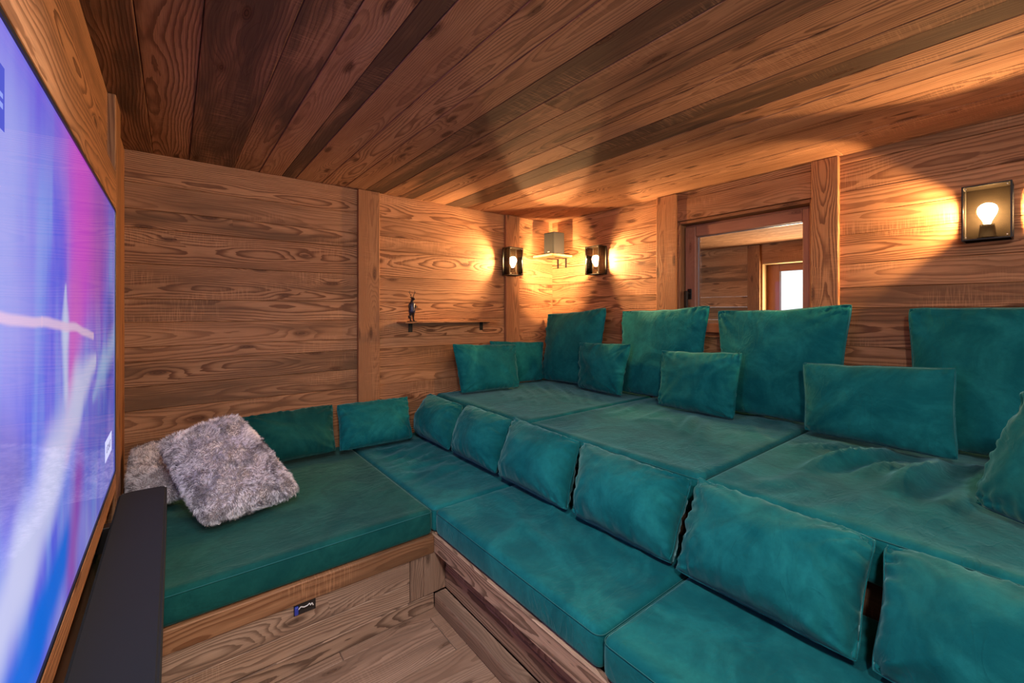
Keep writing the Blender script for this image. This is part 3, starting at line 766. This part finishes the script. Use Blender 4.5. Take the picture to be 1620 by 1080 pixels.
body = [(0, 0, .078, .019), (.001, 0, .100, .0175), (.002, 0, .122, .017), (.002, 0, .136, .011), (.003, -.002, .150, .009), (.004, -.006, .160, .0105), (.009, -.016, .157, .007), (.013, -.024, .153, .0045),
        (-.010, 0, .052, .011), (-.010, 0, .028, .0065), (-.009, 0, .008, .006), (-.008, -.012, .005, .0055),
        (.010, 0, .052, .011), (.011, 0, .028, .0065), (.012, 0, .008, .006), (.016, -.012, .005, .0055),
        (-.018, -.002, .120, .0065), (-.024, -.006, .098, .0055), (-.018, -.018, .082, .005),
        (.019, -.002, .120, .0065), (.027, -.008, .100, .0055), (.020, -.020, .095, .005),
        (-.004, .002, .166, .003), (-.013, .006, .170, .002), (.012, .002, .166, .003), (.020, .006, .170, .002)]
be = [(0, 1), (1, 2), (2, 3), (3, 4), (4, 5), (5, 6), (6, 7), (0, 8), (8, 9), (9, 10), (10, 11), (0, 12), (12, 13), (13, 14), (14, 15), (2, 16), (16, 17), (17, 18), (2, 19), (19, 20), (20, 21), (5, 22), (22, 23), (5, 24), (24, 25)]
skin('body', body, be, FIG, fg)
for s in (-1, 1):
    an = [(.004+s*.004, 0, .168, .0024), (.004+s*.012, .002, .182, .0021), (.004+s*.019, .003, .198, .0018), (.004+s*.017, .003, .216, .0010), (.004+s*.027, .001, .208, .0010), (.004+s*.006, -.006, .190, .0009)]
    skin('antler', an, [(0, 1), (1, 2), (2, 3), (2, 4), (1, 5)], FIG, fg, 1)
b = bmesh.new(); add_lathe(b, ((.022, .060), (.0235, .075), (.021, .100), (.019, .122), (.013, .132)), (0.001, 0, 0), 20); link('waistcoat', b, FIGD, fg, True)
b = bmesh.new(); add_box(b, -.026, .028, -.026, .020, 0, .005, .002); link('base', b, FIG, fg)
b = bmesh.new(); add_lathe(b, ((.002, 0), (.008, .003), (.010, .010), (.008, .018), (.003, .021)), (-.022, -.010, .022), 14); link('satchel', b, FIG, fg, True)

# ------------------------------------------------------------------ television
KT = -.167/-.19
def screen_mat():
    m = NT('tv_picture'); tc = m.n('ShaderNodeTexCoord')
    X0_, Y0_, Z0_ = m.sep(tc.outputs['Object'])
    Y_ = m.math('DIVIDE', Y0_, KT); Z_ = m.math('ADD', m.math('DIVIDE', m.math('SUBTRACT', Z0_, 1.28), KT), 1.28)
    X_ = X0_     # object origin is world (0,0,0) offset -> y,z metres in the room
    n1 = m.noise(m.comb(0.0, m.math('MULTIPLY', Y_, 5.0), m.math('MULTIPLY', Z_, 1.6)), 1, 3, .55, .6)
    n2 = m.noise(m.comb(3.0, m.math('MULTIPLY', Y_, 9.0), m.math('MULTIPLY', Z_, 1.6)), 1, 2, .5, .2)
    n3 = m.noise(m.comb(7.0, m.math('MULTIPLY', Y_, 2.2), m.math('MULTIPLY', Z_, 2.6)), 1, 2)
    yw = m.math('ADD', Y_, m.math('MULTIPLY', m.math('SUBTRACT', n3, .5), .10))
    zw = m.math('ADD', Z_, m.math('MULTIPLY', m.math('SUBTRACT', n3, .5), -.06))
    c = m.mix(m.ramp(n1, .35, .65), (.10, .13, .88), (.28, .26, .90))
    c = m.mix(m.math('MULTIPLY', m.ramp(n2, .42, .70), .7), c, (.24, .40, .95))
    c = m.mix(m.math('MULTIPLY', m.ramp(n3, .45, .72), .45), c, (.46, .42, .90))
    c = m.mix(m.math('MULTIPLY', m.ramp(Z_, 1.45, 1.70), .6), c, (.20, .085, .80))
    def seg(c, pts, w, colr, amt, sharp=0.0):
        for (a, b_) in zip(pts[:-1], pts[1:]):
            ay, az, wa = a if len(a) == 3 else (a[0], a[1], w); by, bz, wb_ = b_ if len(b_) == 3 else (b_[0], b_[1], w)
            dy, dz = by-ay, bz-az; L2 = dy*dy+dz*dz
            py = m.math('SUBTRACT', yw, ay); pz = m.math('SUBTRACT', zw, az)
            t = m.math('DIVIDE', m.math('ADD', m.math('MULTIPLY', py, dy), m.math('MULTIPLY', pz, dz)), L2, clamp=True)
            ey = m.math('SUBTRACT', py, m.math('MULTIPLY', t, dy)); ez = m.math('SUBTRACT', pz, m.math('MULTIPLY', t, dz))
            d = m.math('SQRT', m.math('ADD', m.math('MULTIPLY', ey, ey), m.math('MULTIPLY', ez, ez)))
            ww = m.math('ADD', wa, m.math('MULTIPLY', t, wb_-wa))
            f = m.ramp(m.math('DIVIDE', d, ww), 1.0, sharp)
            c = m.mix(m.math('MULTIPLY', f, amt), c, tuple(colr))
        return c
    c = seg(c, [(1.66, 1.70, .42), (1.66, 1.50, .38), (1.55, 1.28, .20)], .2, (.70, .09, .72), .92)
    c = seg(c, [(2.0, 1.60, .34), (1.92, 1.40, .30)], .2, (.52, .08, .52), .7)
    c = seg(c, [(1.53, 1.30, .16), (1.47, 1.10, .10), (1.40, .98, .07)], .1, (.66, .14, .66), .9)
    c = seg(c, [(.95, 1.56, .22), (.97, 1.30, .26)], .1, (.40, .42, .92), .8)
    c = seg(c, [(1.40, 1.33, .02), (1.40, 1.24, .07), (1.40, 1.10, .05)], .03, (.62, .72, 1.0), .8)
    c = seg(c, [(2.25, 1.28, .16), (2.25, 1.05, .16)], .1, (.05, .07, .62), .7)
    c = seg(c, [(1.82, 1.02, .03), (2.05, 1.09, .11), (2.42, 1.16, .10)], .05, (.42, .62, 1.0), .8)
    c = seg(c, [(2.10, .92, .20), (1.75, .88, .22)], .2, (.06, .10, .72), .6)
    c = seg(c, [(1.42, .735, .10), (1.15, .70, .10), (.85, .66, .12)], .1, (.0, .17, .86), .95, .2)
    c = seg(c, [(1.57, .84, .14), (1.49, .66, .13)], .1, (.36, .07, .50), .8)
    c = seg(c, [(1.02, 1.02, .10), (.9, 1.05, .14)], .1, (.16, .13, .50), .7)
    c = seg(c, [(1.86, 1.13, .04), (1.55, 1.06, .12), (1.24, .955, .14), (1.04, .87, .12), (.80, .78, .11)], .07, (.66, .68, 1.0), .93, .1)
    c = seg(c, [(.80, 1.285, .012), (1.17, 1.263, .014), (1.82, 1.207, .018)], .014, (.80, .58, .85), .9, .3)
    e = m.n('ShaderNodeEmission'); m.L(c, e.inputs[0]); e.inputs[1].default_value = 1.22
    gl = m.n('ShaderNodeBsdfGlossy'); gl.inputs['Roughness'].default_value = .04
    fr = m.n('ShaderNodeFresnel'); fr.inputs[0].default_value = 1.38
    mx = m.n('ShaderNodeMixShader'); m.L(fr.outputs[0], mx.inputs[0]); m.L(e.outputs[0], mx.inputs[1]); m.L(gl.outputs[0], mx.inputs[2])
    m.L(mx.outputs[0], m.out.inputs[0])
    return m.m
KT = XT/-.19
TY0, TY1, TZ0, TZ1 = .44, 2.139, .690, 1.655
tv = empty('television', (0, 0, 0), 'large wall television showing blurred blue and magenta shapes', 'television')
SCR = screen_mat()
b = bmesh.new(); add_box(b, XT-.005, XT-.003, TY0+.009, TY1-.003, TZ0+.009, TZ1-.008); link('screen', b, SCR, tv)
b = bmesh.new(); add_box(b, XL+.0005, XT-.0055, TY0+.002, TY1-.002, TZ0+.002, TZ1-.002); link('housing', b, PLASTIC, tv)
b = bmesh.new()
add_box(b, XT-.007, XT, TY0, TY1, TZ0, TZ0+.009); add_box(b, XT-.007, XT, TY0, TY1, TZ1-.008, TZ1)
add_box(b, XT-.007, XT, TY0, TY0+.009, TZ0+.009, TZ1-.008); add_box(b, XT-.007, XT, TY1-.003, TY1, TZ0+.009, TZ1-.008)
link('bezel', b, PLASTIC, tv)
S(planks('trim_11', W_WALL, [(XL+.001, XT, YF, 2.139, 1.656, 1.790, 1, .55, .35)], bev=.003), label='board directly above the screen')
def tvbox(b, d0, d1, y0, y1, z0, z1):
    add_box(b, XT-.003+d0, XT-.003+d1, y0*KT, y1*KT, 1.28+(z0-1.28)*KT, 1.28+(z1-1.28)*KT)
LAB = emis('caption_glow', (.66, .66, 1.0), .95); LABT = emis('caption_text', (.10, .10, .30), .5)
b = bmesh.new(); tvbox(b, .0001, .0004, 2.11, 2.31, .737, .812); link('caption', b, LAB, tv)
b = bmesh.new()
for i in range(6):
    y = 2.15+i*.022
    tvbox(b, .0004, .0007, y, y+.004, .762, .786)
    if i % 2: tvbox(b, .0004, .0007, y+.004, y+.013, .772+(.010 if i % 3 else 0), .776+(.010 if i % 3 else 0))
    else: tvbox(b, .0004, .0007, y+.004, y+.012, .762, .766)
link('caption_text', b, LABT, tv)
PAN = emis('menu_panel_glow', (.085, .10, .58), 1.0); PANT = emis('menu_text_glow', (.28, .34, .85), 1.0)
b = bmesh.new(); tvbox(b, .0001, .0004, .72, .945, 1.540, 1.632); link('menu_panel', b, PAN, tv)
b = bmesh.new()
for k_, (y0, y1, z0, z1) in enumerate(((.912, .936, 1.585, 1.592), (.918, .936, 1.570, 1.578), (.86, .895, 1.56, 1.572), (.86, .90, 1.540, 1.552), (.80, .85, 1.56, 1.572))):
    tvbox(b, .0004, .0007, y0, y1, z0, z1)
link('menu_text', b, PANT, tv)

# ------------------------------------------------------------------ soundbar
sbar = empty('soundbar', (-.09, 1.4, .56), 'long black cloth-covered soundbar below the television', 'soundbar')
bm = bmesh.new()
# rounded-end plan outline, extruded
out = []
x0, x1, y0, y1 = -.154, -.0205, .55, 2.085
out += [(x0, y0), (x1, y0)]
for i in range(9):
    t = i/8; out.append((x1-(x1-x0)*t, y1+.020*math.sin(PI*(.25+.5*t))-.014-(.008 if t in (0, 1) else 0)))
zt, zb_ = .626, .50
T_ = [bm.verts.new((x, y, zt)) for x, y in out]; B_ = [bm.verts.new((x, y, zb_)) for x, y in out]
bm.faces.new(T_); bm.faces.new(B_[::-1])
for i in range(len(out)): j = (i+1) % len(out); bm.faces.new((T_[i], B_[i], B_[j], T_[j]))
bmesh.ops.recalc_face_normals(bm, faces=bm.faces[:])
bmesh.ops.bevel(bm, geom=[e for e in bm.edges if abs(e.verts[0].co.z-e.verts[1].co.z) < 1e-6 and e.verts[0].co.z > .5], offset=.006, segments=3, affect='EDGES')
rel(link('cabinet', bm, CLOTHBLACK), sbar)
for y in (1.02, 1.80):
    b = bmesh.new(); add_box(b, XL+.0005, x0+.001, y-.02, y+.02, .55, .626, .002); add_box(b, XL+.0005, XL+.006, y-.03, y+.03, .53, .627, .001)
    rel(link('bracket', b, BLACK), sbar)

# ------------------------------------------------------------------ added window behind the camera and fill lights
w3 = empty('added_window', (1.3, YF-.02, .84)); w3['kind'] = 'structure'; w3['label'] = 'wide unseen window added behind the camera for the fill light'
wbox('window_frame', W_FRAME, [(.3, 2.3, YF-.06, YF-.021, .84, .90, 0, .6, .2), (.3, 2.3, YF-.06, YF-.021, 1.82, 1.88, 0, .6, .2), (.3, .36, YF-.06, YF-.021, .901, 1.819, 2, .6, .2), (2.24, 2.3, YF-.06, YF-.021, .901, 1.819, 2, .6, .2)], w3)
b = bmesh.new(); add_box(b, .355, 2.245, YF-.045, YF-.04, .895, 1.825); rel(link('window_pane', b, GLASS_W), w3)

def area(name, loc, rot, sx, sy, power, col):
    l = bpy.data.lights.new(name, 'AREA'); l.shape = 'RECTANGLE'; l.size = sx; l.size_y = sy; l.energy = power; l.color = col
    o = bpy.data.objects.new(name, l); C.objects.link(o); o.location = loc; o.rotation_euler = rot; return o
area('fill_behind_camera', (1.3, YF+.03, 1.36), (PI/2, 0, 0), 1.85, .9, 16, (1.0, .95, .93))  # added neutral fill standing inside the invented window
area('fill_far_room', (NX1+.10, 1.74, 1.33), (0, PI/2, 0), .85, .6, 65, (1.0, .76, .48))  # added warm fill to brighten the room beyond, not daylight
sl = bpy.data.lights.new('added_spot', 'AREA'); sl.shape = 'DISK'; sl.size = .16; sl.energy = 24; sl.color = (.96, .97, 1.0)
so_ = bpy.data.objects.new('added_spot', sl); C.objects.link(so_); so_.location = (.02, -.35, 2.05)  # added disc light above the view, no fixture in the ceiling
so_.rotation_euler = (Vector((1.0, 1.2, .3))-Vector(so_.location)).to_track_quat('-Z', 'Y').to_euler()

# ------------------------------------------------------------------ camera
cam = bpy.data.cameras.new('camera'); sl2 = bpy.data.lights.new('added_spot', 'AREA'); sl2.shape = 'DISK'; sl2.size = .12; sl2.energy = 7.5; sl2.color = (.97, .97, 1.0); sl2.spread = math.radians(125)
so2 = bpy.data.objects.new('added_spot', sl2); C.objects.link(so2); so2.location = (.12, .75, 2.06)  # second added disc light, out of view, brightens pit and left bench
so2.rotation_euler = (Vector((.75, 1.2, .2))-Vector(so2.location)).to_track_quat('-Z', 'Y').to_euler()
co = bpy.data.objects.new('camera', cam); C.objects.link(co)
co.location = (0, 0, 1.28); co.rotation_euler = (PI/2, 0, -math.atan(535/680))
cam.sensor_fit = 'HORIZONTAL'; cam.sensor_width = 36; cam.lens = 680/1620*36; cam.shift_y = -47/1620; cam.clip_start = .02
sc = bpy.context.scene; sc.camera = co
sc.view_settings.view_transform = 'Standard'; sc.view_settings.look = 'None'; sc.view_settings.gamma = 1
sc.view_settings.use_curve_mapping = False; sc.view_settings.exposure = 0.16
